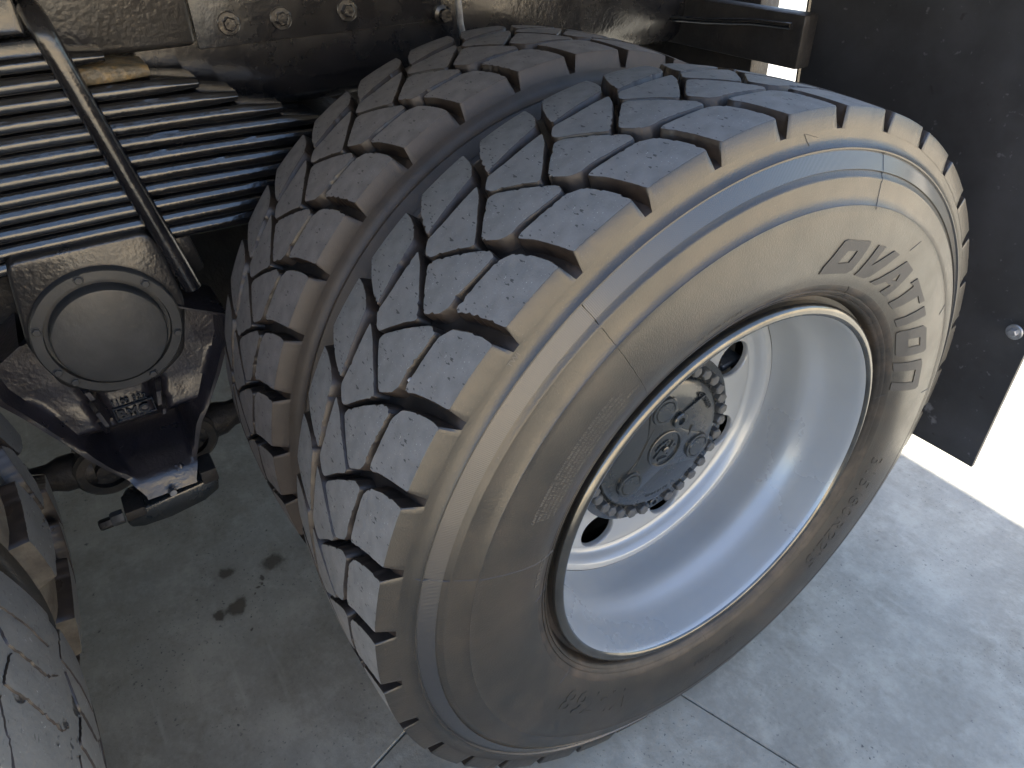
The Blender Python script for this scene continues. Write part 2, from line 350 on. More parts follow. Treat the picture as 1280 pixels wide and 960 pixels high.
def block_mesh(name, poly, seed, rfun=crown, rb=.5055, shoulder=0, jit=.0003, chips=5, step=.0038, mats=None, draft=.0022, rad=.004, tilt=0):
    """poly: (x, theta deg) corners. shoulder +1: outer edge at x max, -1: inner edge. Built about theta = 0."""
    rnd = random.Random(seed); K = RC * PI / 180
    P = [Vector((x, t * K)) for x, t in poly]
    area = sum(P[i - 1].x * P[i].y - P[i].x * P[i - 1].y for i in range(len(P)))
    if area < 0: P = P[::-1]
    P = resample(round_poly(P, rad), step)
    ex = max(p.x for p in P) if shoulder > 0 else min(p.x for p in P)
    P = offs(P, .0006)
    if shoulder:
        for p in P: p.x = min(p.x, ex) if shoulder > 0 else max(p.x, ex)
    P0 = [p.copy() for p in P]
    nrm = [(a - b) for a, b in zip(offs(P, .001), P)]
    for i, p in enumerate(P):
        j = (rnd.random() - .6) * jit * 2
        if rnd.random() < chips / len(P): j -= .0008 + rnd.random() * .0013
        if shoulder and abs(p.x - ex) < .002: j *= .5
        P[i] = p + nrm[i].normalized() * j
    bot = offs(P0, draft); inn = offs(P, -.0010)
    def pt(p, r, x=None): a = p.y / RC; return (p.x if x is None else x, r * math.cos(a), r * math.sin(a))
    # top: inner ring + interior grid points, triangulated
    n = len(P); pts = [p.copy() for p in inn]
    xs = [p.x for p in P]; ys = [p.y for p in P]
    gx = min(xs)
    while gx < max(xs):
        gy = min(ys)
        while gy < max(ys):
            q = Vector((gx, gy)); ins = False
            for i in range(n):
                a, c = inn[i], inn[(i + 1) % n]
                if (a.y > q.y) != (c.y > q.y) and q.x < (c.x - a.x) * (q.y - a.y) / (c.y - a.y) + a.x: ins = not ins
            if ins and min((q - p).length for p in inn) > .004: pts.append(q)
            gy += .010
        gx += .012
    vv, ee, ff, *_ = delaunay_2d_cdt(pts, [(i, (i + 1) % n) for i in range(n)], [], 1, 1e-7)
    b = bmesh.new()
    T = [b.verts.new(pt(v, rfun(v.x))) for v in vv]
    def near(p): return min(T[:], key=lambda q: 0) if False else None
    # map inner ring verts
    ring = []
    for p in inn:
        k = min(range(len(vv)), key=lambda q: (vv[q].x - p.x) ** 2 + (vv[q].y - p.y) ** 2); ring.append(T[k])
    for f in ff:
        try: b.faces.new([T[i] for i in f])
        except ValueError: pass
    E = [b.verts.new(pt(p, rfun(p.x) - .0011)) for p in P]
    Bt = []; Bt2 = []
    for p, q in zip(P, bot):
        if shoulder and abs(p.x - ex) < .0025:
            s = shoulder; xo = -.0063 if s > 0 else 2 * XC + .0063
            q = Vector((q.x, q.y + (q.y - p.y) * 1.6)); Bt.append(b.verts.new(pt(q, .5040, xo)))
        else:
            xq = q.x
            if shoulder > 0: xq = min(xq, -.0075)
            if shoulder < 0: xq = max(xq, 2 * XC + .0075)
            Bt.append(b.verts.new(pt(q, rb, xq)))
    for i in range(n):
        k = (i + 1) % n
        for A, B, m in ((ring, E, 1), (E, Bt, 1)):
            f = [A[i], A[k], B[k], B[i]]; u = []
            for v in f:
                if v not in u: u.append(v)
            if len(u) > 2:
                try:
                    fc = b.faces.new(u); fc.material_index = m
                    if m == 1 and shoulder and all(abs((v.co.x - (-.0063 if shoulder > 0 else 2 * XC + .0063))) < 1e-4 for v in (Bt[i], Bt[k])): fc.material_index = 2
                except ValueError: pass
    bmesh.ops.recalc_face_normals(b, faces=b.faces)
    return mesh_of(name, b, mats or [M['tread'], M['groove'], M['side']], 40)

T0 = 120.0
P1 = [(-.0105, -6.85), (-.0105, 1.1), (-.0368, 1.7), (-.060, 2.4), (-.0755, 3.2), (-.0785, 2.6), (-.0768, -.5), (-.0752, -3.7), (-.066, -5.3), (-.044, -6.3), (-.0250, -6.8)]
P2 = [(-.1565, 1.2), (-.1535, .3), (-.128, -1.8), (-.110, -3.1), (-.093, -4.2), (-.0820, -3.9), (-.0838, -1.3), (-.0880, 1.6), (-.0872, 3.2), (-.093, 4.35), (-.112, 5.5), (-.118, 5.2), (-.136, 3.4)]
P3 = [(-.1868, 9.0), (-.1844, 6.4), (-.1875, .75), (-.1855, .6), (-.168, 1.6), (-.133, 4.65), (-.1178, 6.2), (-.1185, 6.7), (-.134, 7.8), (-.1635, 10.5), (-.172, 10.4)]
P4 = [(-.2630, 4.9), (-.2630, -2.3), (-.244, -2.0), (-.226, -1.4), (-.2094, -.2), (-.2053, 1.7), (-.200, 4.8), (-.1935, 8.5), (-.2149, 7.8), (-.238, 6.6)]
def tyre(parent, phase, blocks, npitch, mats, dz=.52, groove='groove', label=None, letters=False, lift=0.0, side='side'):
    key = (groove, lift, side); me = CARC.get(key)
    if me is None:
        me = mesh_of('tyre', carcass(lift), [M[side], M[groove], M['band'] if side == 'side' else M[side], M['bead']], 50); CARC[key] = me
    t = ob('tyre', me, parent); t.location = (0, 0, dz)
    if label: t['label'] = label
    pit = 360.0 / npitch
    for i in range(npitch):
        ang = phase + i * pit
        for bi, meshes in enumerate(blocks):
            m = meshes[(i * 7 + bi * 3) % len(meshes)]
            o = ob('tread_block', m, t); o.rotation_euler = (R(ang), 0, 0)
            # press flat where the tyre meets the ground
            c, s = math.cos(R(ang)), math.sin(R(ang))
            if s < -.9:
                zmin = min(dz + v.co.y * s + v.co.z * c for v in m.vertices)
                if zmin < .0005: o.location.z += .0005 - zmin
    return t
CARC = {}
def variants(name, spec, mats, nv=4, **kw):
    return [[block_mesh(name, poly, 100 * k + j, shoulder=sh, mats=mats, **kw) for k in range(nv)] for j, (poly, sh) in enumerate(spec)]
SPEC = [(P1, 1), (P2, 0), (P3, 0), (P4, -1)]
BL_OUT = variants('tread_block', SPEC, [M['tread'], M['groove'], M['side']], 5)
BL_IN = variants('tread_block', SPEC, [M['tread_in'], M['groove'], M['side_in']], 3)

# ------------------------------------------------------------------ rims
RIMP = [(-.0200, .300), (-.0075, .2985), (-.0030, .2990), (.0010, .2988), (.0040, .2968), (.0060, .2930), (.0064, .2890), (.0052, .2860), (.0020, .2838), (-.0050, .2822), (-.012, .2815), (-.020, .2805),
        (-.045, .2780), (-.060, .2755), (-.072, .2715), (-.082, .2670), (-.092, .2640), (-.105, .2628), (-.130, .2625), (-.148, .2612), (-.154, .2590)]
def rim_mesh():
    b = lathe([(x, r) for x, r in RIMP], 144, [1 if i < 8 else 0 for i in range(len(RIMP) - 1)])
    return b
RINGP = [(-.160, .2590), (-.1545, .2585), (-.1530, .2570), (-.1535, .2480), (-.1550, .2460), (-.1650, .2400), (-.1700, .2385), (-.1745, .2350), (-.1765, .2290)]
def disc_bm(x=-.1770, ro=.2300, ri=.1250, holes=8, hr=.196, hrad=.0345, a0=R(-69.5), th=.010):
    loops = []; pts = []; edges = []
    def loop(cx, cy, r, n, rev=False):
        s = len(pts)
        for k in range(n):
            a = 2 * PI * k / n; pts.append(Vector((cx + r * math.cos(a), cy + r * math.sin(a))))
        edges.extend((s + k, s + (k + 1) % n) for k in range(n))
    loop(0, 0, ro, 96); loop(0, 0, ri, 72)
    hc = [(hr * math.cos(a0 + 2 * PI * k / holes), hr * math.sin(a0 + 2 * PI * k / holes)) for k in range(holes)]
    for c in hc: loop(c[0], c[1], hrad, 32)
    vv, ee, ff, *_ = delaunay_2d_cdt(pts, edges, [], 1, 1e-6)
    b = bmesh.new(); F = [b.verts.new((x, v.x, v.y)) for v in vv]
    for f in ff:
        c = sum((vv[i] for i in f), Vector((0, 0))) / len(f)
        if c.length < ri * .999 or any((c - Vector(h)).length < hrad * .99 for h in hc): continue
        b.faces.new([F[i] for i in f])
    for c in hc:   # rounded hole edge and wall
        rings = []
        for dx, dr in ((0, 0), (-.0018, -.0012), (-.003, -.0015), (-th, -.0015)):
            rings.append([b.verts.new((x + dx, c[0] + (hrad + dr) * math.cos(2 * PI * k / 32), c[1] + (hrad + dr) * math.sin(2 * PI * k / 32))) for k in range(32)])
        for A, B in zip(rings, rings[1:]):
            for k in range(32): b.faces.new([A[k], A[(k + 1) % 32], B[(k + 1) % 32], B[k]])
    bmesh.ops.remove_doubles(b, verts=b.verts, dist=1e-5)
    bmesh.ops.recalc_face_normals(b, faces=b.faces)
    return b
RIM = mesh_of('rim', rim_mesh(), [M['rim'], M['lip']], 50)
RING = mesh_of('rim_ring', lathe(RINGP, 144), M['rim'], 40)
DISC = mesh_of('wheel_disc', disc_bm(), M['rim'], 30)

# ------------------------------------------------------------------ wheels
ow = thing('truck_wheel', 'outer rear wheel with glossy raised-letter sidewall and deep silver-grey dished rim', 'wheel', (0, 0, 0), 'wheels of the truck\'s rear axles')
t_out = tyre(ow, T0 + .4, BL_OUT, 36, None, letters=True)
rim = ob('rim', RIM, ow, loc=(0, 0, .52)); ob('rim_ring', RING, rim); ob('wheel_disc', DISC, rim)
iw = thing('truck_wheel', 'inner rear wheel tucked between the leaf spring and the outer lettered wheel', 'wheel', (-.358, 0, 0), 'wheels of the truck\'s rear axles')
tyre(iw, T0 - 9.85, BL_IN, 36, None, side='side_in')
ob('sidewall_rib', lathe([(.0108, .4600), (.0145, .4585), (.0150, .4570), (.0145, .4555), (.0125, .4535)], 200), iw, M['ridge'], 40, loc=(0, 0, .52))
ob('rim', mesh_of('inner_rim', lathe([(-.02, .30), (.0, .299), (.005, .292), (0, .284), (-.02, .281), (-.07, .27), (-.10, .262), (-.25, .262), (-.27, .295)], 96), M['rimdark'], 50), iw, loc=(0, 0, .52))

# raised writing on the outer sidewall
def on_side(b, r0, th0, lift=0.0):
    for v in b.verts:
        r = r0 + v.co.y; a = R(th0) - v.co.x / r0; x = side_x(r) + v.co.z + lift
        v.co = Vector((x, r * math.cos(a), r * math.sin(a)))
    bmesh.ops.recalc_face_normals(b, faces=b.faces)
    return b
LET = [('O', [(0.348, 81.03), (0.3572, 80.86), (0.3878, 77.8), (0.3895, 76.84), (0.3894, 69.85), (0.3848, 69.55), (0.3518, 70.76), (0.3466, 71.81)], [(0.3599, 77.0), (0.3755, 75.67), (0.3763, 72.49), (0.3608, 73.32)]),
       ('V', [(0.3455, 68.35), (0.3875, 66.45), (0.3885, 63.97), (0.3613, 65.1), (0.3887, 60.28), (0.3882, 57.85), (0.349, 62.81), (0.3445, 64.12)], None),
       ('A', [(0.3428, 60.57), (0.3883, 53.7), (0.3872, 49.58), (0.3403, 50.75), (0.3402, 54.0), (0.3536, 53.06), (0.3532, 55.88), (0.3426, 58.01)], [(0.3588, 54.35), (0.3719, 53.05), (0.3623, 52.36)]),
       ('T', [(0.3389, 47.21), (0.3773, 44.83), (0.3756, 46.68), (0.387, 45.61), (0.3861, 36.78), (0.377, 37.56), (0.3779, 40.49), (0.3395, 43.85)], None),
       ('I', [(0.337, 38.83), (0.3843, 34.96), (0.3849, 31.68), (0.3372, 35.68)], None),
       ('O', [(0.3321, 24.55), (0.3349, 33.21), (0.3409, 33.15), (0.3792, 28.89), (0.3852, 27.25), (0.3875, 19.92), (0.3827, 19.58), (0.3364, 23.45)], [(0.3505, 25.19), (0.3506, 28.47), (0.3722, 25.93), (0.3727, 23.04)]),
       ('N', [(0.3287, 21.69), (0.3808, 17.32), (0.3842, 15.4), (0.3876, 8.16), (0.3814, 7.81), (0.3293, 11.41), (0.3302, 14.14), (0.3703, 10.98), (0.3706, 15.03), (0.3305, 18.44)], None)]
def letter(outer, inner):
    pts = []; edges = []
    def add(P):
        P = resample([Vector((r * math.cos(R(a)), r * math.sin(R(a)))) for r, a in P], .004); s = len(pts); n = len(P)
        pts.extend(P); edges.extend((s + k, s + (k + 1) % n) for k in range(n)); return P
    O = add(outer); I = add(inner) if inner else None
    def inside(q, P):
        ins = False
        for i in range(len(P)):
            a, c = P[i], P[(i + 1) % len(P)]
            if (a.y > q.y) != (c.y > q.y) and q.x < (c.x - a.x) * (q.y - a.y) / (c.y - a.y) + a.x: ins = not ins
        return ins
    vv, ee, ff, *_ = delaunay_2d_cdt(pts, edges, [], 1, 1e-7)
    b = bmesh.new(); h = .0011
    T = [b.verts.new((side_x(v.length) + h, v.x, v.y)) for v in vv]
    for f in ff:
        c = sum((vv[i] for i in f), Vector((0, 0))) / len(f)
        if inside(c, O) and not (I and inside(c, I)): b.faces.new([T[i] for i in f])
    for P in ([O, I] if I else [O]):
        k = [min(range(len(vv)), key=lambda q: (vv[q] - p).length) for p in P]
        Bv = [b.verts.new((side_x(p.length) - .001, p.x, p.y)) for p in P]; n = len(P)
        for i in range(n):
            f = b.faces.new([T[k[i]], T[k[(i + 1) % n]], Bv[(i + 1) % n], Bv[i]]); f.material_index = 1
    bmesh.ops.recalc_face_normals(b, faces=b.faces); return b
for ch, o_, i_ in LET:
    ob('raised_letter', mesh_of('raised_letter', letter(o_, i_), [M['letter'], M['side']], 30), t_out)
def side_text(s, size, r0, th0, ext=.0012, shear=0, space=1.0, name='raised_lettering', res=2, bold=0, m='side'):
    ob(name, on_side(text_bm(s, size, ext, res, shear, space, bold), r0, th0), t_out, M[m], 35)
warn = ['SAFETY WARNING: SERIOUS INJURY MAY RESULT FROM:', 'TIRE FAILURE DUE TO UNDERINFLATION/OVERLOADING.', 'EXPLOSION OF TIRE/RIM ASSEMBLY DUE TO IMPROPER', 'MOUNTING. NEVER EXCEED MAX PRESSURE TO SEAT BEADS.', 'ONLY SPECIALLY TRAINED PERSONS MOUNT TIRES.']
for k, s in enumerate(warn): side_text(s, .0062, .3810 - k * .0066, 154.0 - k * .3, .0009, 0, 1.03, res=1, m='fine')
side_text('VI-768', .052, .3440, -117, .0018, .1, 1.15)
side_text('315/80R22.5', .040, .3450, -12, .0018, .2, 1.1)
side_text('REGROOVABLE', .012, .3560, -78, .0010, 0, 1.2)
side_text('TUBELESS', .010, .3350, 171, .0010, 0, 1.1, m='fine')
side_text('ALL STEEL RADIAL', .0075, .3340, 112, .0010, 0, 1.1, res=1, m='fine')
side_text('TWI', .0085, .4965, 134.6, .0006, 0, 1.0, res=1, m='fine')
side_text('149/146', .013, .3660, -42, .0010, 0, 1.2)
# mould seams across the sidewall
def seam(th0, th1, r0, r1, wdt=.0006, h=.0006):
    b = bmesh.new(); n = 26; L_ = []; Rr = []; C_ = []
    for k in range(n + 1):
        r = r0 + (r1 - r0) * k / n; a = R(th0 + (th1 - th0) * k / n) + math.sin(k * 1.9) * .0006; da = wdt / r
        for lst, d, hh in ((L_, -da, -.0004), (C_, 0, h), (Rr, da, -.0004)):
            lst.append(b.verts.new((side_x(r) + hh, r * math.cos(a + d), r * math.sin(a + d))))
    for k in range(n):
        b.faces.new([L_[k], L_[k + 1], C_[k + 1], C_[k]]); b.faces.new([C_[k], C_[k + 1], Rr[k + 1], Rr[k]])
    bmesh.ops.recalc_face_normals(b, faces=b.faces); return b
for a in ((124.3, 125, .484, .326), (163.5, 163.8, .492, .318), (72.0, 72.2, .486, .425), (88, 89, .492, .505), (55, 53, .4, .418), (28, 27, .43, .415), (4, 4.5, .43, .408), (66, 63, .33, .312), (43, 42, .318, .306), (10, 9, .325, .310), (-24, -25, .325, .308), (-48, -47, .326, .309), (-64, -65, .322, .308), (-88, -89, .33, .305), (-150, -148, .346, .322), (176, 175, .335, .308), (-60, -62, .352, .338)):
    ob('mould_seam', seam(*a), t_out, M['side'], None)

# ------------------------------------------------------------------ planetary hub
hub = thing('wheel_hub', 'dark painted planetary hub cover ringed by hex bolts in the dished rim', 'hub', (0, 0, 0))
HP = [(-.190, .150), (-.150, .150), (-.148, .1475), (-.148, .1200), (-.1475, .1185), (-.1395, .1165), (-.1375, .1145), (-.1350, .1080), (-.1320, .085), (-.1305, .060), (-.1300, 0)]
hc = ob('hub_cover', lathe(HP, 96), hub, M['hub'], 40, loc=(0, 0, .52))
HB = mesh_of('hub_bolt', hexbolt(.0098, .0125, .0100, .0015), M['hubbolt'], 30)
bang = [52.9, 41.1, 28.8, 18.6, 7.4, -2.8, -15.1, -26.4, -39.5, -51.5, -63.4, -75.3, -99.1, -110.6, -122.7, -133.6, -143.2, -156.3, 64.5, 76.2, 88.0, 100, 112, 124, 136, 148, 160, 171.5, -176.5, -165.5]
for k, a in enumerate(bang):
    o = ob('hub_bolt', HB, hc); o.location = (-.148, .1295 * math.cos(R(a)), .1295 * math.sin(R(a))); o.rotation_euler = (R(a * 3.3), 0, 0)
ob('filler_plug', lathe([(-.1485, .009), (-.1420, .009), (-.1410, .008), (-.1410, .0045), (-.1440, .0045), (-.1440, 0)], 24), hc, M['hub'], 35, loc=(0, .1295 * math.cos(R(-87)), .1295 * math.sin(R(-87))))
PB = mesh_of('planet_boss', lathe([(-.136, .0240), (-.1285, .0235), (-.1262, .0225), (-.1262, .0190), (-.1278, .0180), (-.1278, .0172), (-.1255, .0160), (-.1255, 0)], 40), M['hub'], 35)
for a in (97, -21, -147):
    o = ob('planet_boss', PB, hc); o.location = (0, .0765 * math.cos(R(a)), .0765 * math.sin(R(a)))
# raised web joining the bosses, and the centre medallion
web = []
for k in range(3):
    a = 97 - 120 * k
    for d, r in ((-14, .097), (14, .097)): web.append((r * math.cos(R(a - d)), r * math.sin(R(a - d))))
    web.append((.040 * math.cos(R(a - 60)), .040 * math.sin(R(a - 60))))
ob('cover_web', prism_x([tuple(v) for v in round_poly([Vector(p) for p in web], .012, 4)], -.139, -.1292, .0012, 2), hc, M['hub'], 35)
ob('medallion_ring', lathe([(-.1300, .0335), (-.1268, .0330), (-.1262, .0318), (-.1266, .0304), (-.1292, .0300)], 48), hc, M['hub'], 35)
def strokes(segs, x0, x1, wd):
    b = bmesh.new()
    for (a, c) in segs:
        a = Vector(a); c = Vector(c); d = (c - a).normalized(); n = Vector((-d.y, d.x)) * wd / 2
        q = [a - n, c - n, c + n, a + n]; A = [b.verts.new((x0, p.x, p.y)) for p in q]; B = [b.verts.new((x1, *(p * .999 + (a + c) / 2 * .001)[:2])) for p in q]
        b.faces.new(B)
        for i in range(4): b.faces.new([A[i], A[(i + 1) % 4], B[(i + 1) % 4], B[i]])
    bmesh.ops.recalc_face_normals(b, faces=b.faces); return b
ob('medallion_emblem', strokes([((-.020, -.012), (-.006, .002)), ((-.006, .002), (.004, -.012)), ((.004, -.012), (.018, .008)), ((-.010, .010), (.006, .014)), ((-.018, .002), (-.010, .010)), ((.006, .014), (.002, .004)), ((-.012, -.018), (.006, -.020)), ((.012, -.004), (.022, -.002))], -.1305, -.1268, .0045), hc, M['hub'], 35)
ob('centre_boss', lathe([(-.1305, .006), (-.1245, .0055), (-.1235, .004), (-.1235, 0)], 20), hc, M['hub'], 35)
o = ob('level_plug', lathe([(-.132, .0135), (-.124, .0135), (-.1225, .012), (-.1225, .0065), (-.127, .0065), (-.127, 0)], 32), hc, M['hub'], 35); o.location = (0, .0525 * math.cos(R(64)), .0525 * math.sin(R(64)))
def hub_text(s, r0, th0, size, flip=1, x=-.1345):
    b = text_bm(s, size, .0022, 1, 0, 1.15, .0002)
    for v in b.verts:
        r = r0 + v.co.y * flip; a = R(th0) - flip * v.co.x / r0
        v.co = Vector((x + v.co.z + .0008, r * math.cos(a), r * math.sin(a)))
    bmesh.ops.recalc_face_normals(b, faces=b.faces); ob('cast_lettering', b, hc, M['hub'], 35)
hub_text('3463 331 012', .099, 178, .0095); hub_text('40 TYP 1600', .087, 172, .0095); hub_text('GERMANY', .096, 52, .0095, x=-.1325); hub_text('MADE IN EU', .097, -104, .0075, -1)
for a0, a1, r0, r1 in ((64, 44, .06, .104), (118, 190, .055, .055), (5, 20, .05, .06)):
    p = (r0 * math.cos(R(a0)), r0 * math.sin(R(a0))); q = (r1 * math.cos(R(a1)), r1 * math.sin(R(a1)))
    ob('cast_rib', strokes([(p, q)], -.136, -.1285, .0028), hc, M['hub'], 35)
# drum seen through the hand holes
ob('brake_drum', lathe([(-.20, .16), (-.215, .205), (-.50, .205)], 64), hub, M['rimdark'], 40, loc=(0, 0, .52))
BARM = mesh_of('drum_rib', box(-.300, -.205, -.006, .006, .200, .245, .002, 1), M['steel'], 30)
for k in range(8):
    o = ob('drum_rib', BARM, hub); o.location = (0, 0, .52); o.rotation_euler = (R(k * 45 + 8), 0, 0)

# ------------------------------------------------------------------ front wheels of the bogie (lower left)
def big_lugs():
    A = [(-.0105, 0), (-.0105, 8.2), (-.055, 9.6), (-.098, 11.6), (-.104, 7.0), (-.094, 2.6), (-.052, .6)]
    B = [(-.114, 3.6), (-.122, 9.0), (-.150, 14.2), (-.172, 11.4), (-.160, 5.6), (-.138, 3.4)]
    C = [(2 * XC + .0105, 7), (2 * XC + .0105, 15.2), (-.219, 16.6), (-.180, 18.4), (-.172, 14), (-.180, 9.4), (-.222, 7.6)]
    return [(A, 1), (B, 0), (C, -1)]
BL_LUG = variants('tread_block', big_lugs(), [M['oldtread'], M['groove'], M['mud']], 3, jit=.0009, chips=8, rad=.007, draft=.005)
WA = [(-.0105, .4), (-.0105, 11.0), (-.050, 12.6), (-.082, 13.6), (-.0840, 8.0), (-.076, 3.0), (-.045, .8)]
WB = [(-.0885, 3.4), (-.096, 13.0), (-.140, 11.8), (-.1360, 6.0), (-.128, 1.6), (-.105, 1.4)]
WC = [(-.1440, 5.5), (-.1480, 12.0), (-.185, 14.6), (-.1900, 8.2), (-.184, 4.0), (-.165, 2.6)]
WD = [(2 * XC + .0105, 2), (2 * XC + .0105, 13.0), (-.224, 14.6), (-.196, 15.2), (-.198, 9.0), (-.194, 4.0), (-.225, 2.8)]
BL_WORN = variants('tread_block', [(WA, 1), (WB, 0), (WC, 0), (WD, -1)], [M['oldtread'], M['groove'], M['oldtread']], 3, jit=.0008, chips=10, rad=.006, draft=.002)
fo = thing('truck_wheel', 'outer front-bogie wheel at the bottom left corner, dusty tread nearly worn out', 'wheel', (0, -1.345, 0), 'wheels of the truck\'s rear axles')
tyre(fo, 3, BL_WORN, 26, None, lift=.0165, groove='oldtread')
ob('rim', RIM, fo, loc=(0, 0, .52)); 
fi = thing('truck_wheel', 'inner front-bogie wheel with chunky lugs caked in sandy mud at the left edge', 'wheel', (-.358, -1.345, 0), 'wheels of the truck\'s rear axles')
tyre(fi, 0, BL_LUG, 22, None, groove='mud')

# ------------------------------------------------------------------ leaf spring pack
sp = thing('leaf_spring_pack', 'stack of glossy black stepped leaf springs above the round trunnion cap', 'leaf spring', (-.75, -.66, .77))
EDGE = [(.0065, -1), (.0040, -.93), (.0020, -.78), (.0008, -.55), (.0001, -.25), (0, .08), (.0009, .28), (.0024, .60), (.0036, .88), (.0075, 1)]
def leafprof(y0, y1, zt, th, x0=-.70, x1=-.80, taper=None):
    """one leaf along Y with rounded faces; camber falls towards the end"""
    n = 40; b = bmesh.new(); rings = []
    hw = (x0 - x1) / 2; xc = (x0 + x1) / 2
    for i in range(n + 1):
        y = y0 + (y1 - y0) * i / n; cam_ = -.030 * (abs(y + .66) / .62) ** 2 if y > -.66 else -.030 * (abs(y + .66) / .62) ** 2
        e = max(0, (y - (y1 - .055)) / .055); tt = th * (1 - .35 * e); hh = hw * (1 - .16 * e * e)
        sec = []
        for a in range(20):
            sg = 1 if a < 10 else -1; q = EDGE[a] if a < 10 else EDGE[19 - a]
            cx = sg * (hh - q[0]); cz = q[1]
            sec.append(b.verts.new((xc + cx + .0015 * noise.noise(Vector((y * 14, zt * 40, 0))), y, zt + cam_ - th / 2 + tt / 2 * cz - e * .002)))
        rings.append(sec)
    for A, B in zip(rings, rings[1:]):
        for k in range(20): b.faces.new([A[k], A[(k + 1) % 20], B[(k + 1) % 20], B[k]])
    b.faces.new(rings[0]); b.faces.new(rings[-1][::-1])
    bmesh.ops.recalc_face_normals(b, faces=b.faces)
    for v in b.verts: v.co -= Vector((-.75, -.66, .77))
    return b
LP = .0234; ends = [-.545, -.495, -.435, -.385, -.322, -.265, -.222, -.20, -.15, -.10, -.05, -.02]
for i in range(12):
    zt = 1.070 - i * LP
    o = ob('spring_leaf', leafprof(-1.32 - ends[i] + .0, ends[i], zt, LP * .93, -.700 + .002 * math.sin(i * 2.1)), sp, [M['leaf'], M['gold']], 50)
    if i == 1:
        o['label'] = 'chipped leaf with bare yellowish metal at its end'
        for p in o.data.polygons: p.material_index = 1 if p.center.y - .66 > -.605 else 0
# U-bolts: long rods down the face of the pack
def ub(y_top, y_bot, x=-.683):
    pts = [(-.80, y_top - .006, 1.118), (-.74, y_top - .006, 1.120), (-.705, y_top - .004, 1.117), (x - .004, y_top - .001, 1.105), (x, y_top + .002, 1.085)]
    for k in range(1, 9): t = k / 8; pts.append((x, y_top + .002 + (y_bot - y_top) * t, 1.085 + (.715 - 1.085) * t))
    return pts
for (a, c) in ((-.606, -.530), (-.93, -.955)):
    u = tag(ob('u_bolt', tube(ub(a, c), .0145, 20), None, M['paint'], 60), 'long black U-bolt rod slanting down across the leaves to the right of the round cap' if a > -.7 else 'black U-bolt rod clamping the leaves at the left frame edge', 'U-bolt')
cl = thing('spring_clamp', 'dark clamp plate lying on top of the leaf pack at the upper left', 'clamp plate', (-.72, -.67, 1.07))
ob('plate', box(.02, -.10, -.17, .058, -.004, .018, .006, 2), cl, M['paint'], 40)
ob('top_block', box(.0, -.10, -.17, .045, .020, .070, .008, 2), cl, M['paint'], 40)
# saddle block under the pack
sd = thing('spring_saddle', 'dark cast seat block behind the U-bolt foot beside the round cap', 'spring seat', (-.74, -.66, .70))
ob('seat_block', box(-.07, .035, -.10, .135, .045, .085, .006, 2), sd, M['paint'], 40)
ob('seat_lug', box(-.03, .03, .125, .165, .0, .082, .008, 2), sd, M['paintr'], 40, rot=(R(9), 0, 0))
ob('lug_nut', hexbolt(.011, .012, .013), sd, M['paint'], 35, loc=(.045, .128, .018))

# ------------------------------------------------------------------ trunnion bracket
tb = thing('trunnion_bracket', 'black cast triangular suspension bracket with a large round bolted cap', 'bracket', (-.70, -.67, .35))
def rel(b):
    for v in b.verts: v.co -= Vector((-.70, -.67, .35))
    return b
# boss housing behind the cap: rounded block
hous = [(-.752, .822), (-.566, .822), (-.553, .780), (-.545, .700), (-.570, .610), (-.62, .575), (-.70, .575), (-.752, .61), (-.772, .69)]
b = prism_x([tuple(v) for v in round_poly([Vector(p) for p in hous], .015, 3)], -.79, -.676, .006, 3)
ob('bearing_housing', rel(b), tb, M['paintr'], 40)
cy, cz = -.662, .687
b = lathe([(-.682, .1035), (-.664, .1035), (-.6605, .1010), (-.6600, .0870), (-.668, .0855), (-.668, .080), (-.650, .0790), (-.6455, .0765), (-.6445, .072), (-.6440, 0)], 96)
for v in b.verts: v.co.y += cy; v.co.z += cz
ob('round_cap', rel(b), tb, M['satin'], 40)
cbm = mesh_of('cap_bolt', hexbolt(.0060, .0040, .0072, .0012), M['satin'], 30)
for a in (98, 43, 160, -18, 205, 222, -68):
    o = ob('cap_bolt', cbm, tb); o.location = (.0400, cy + .67 + .0945 * math.cos(R(a)), cz - .35 + .0945 * math.sin(R(a))); o.rotation_euler = (R(a), 0, 0)
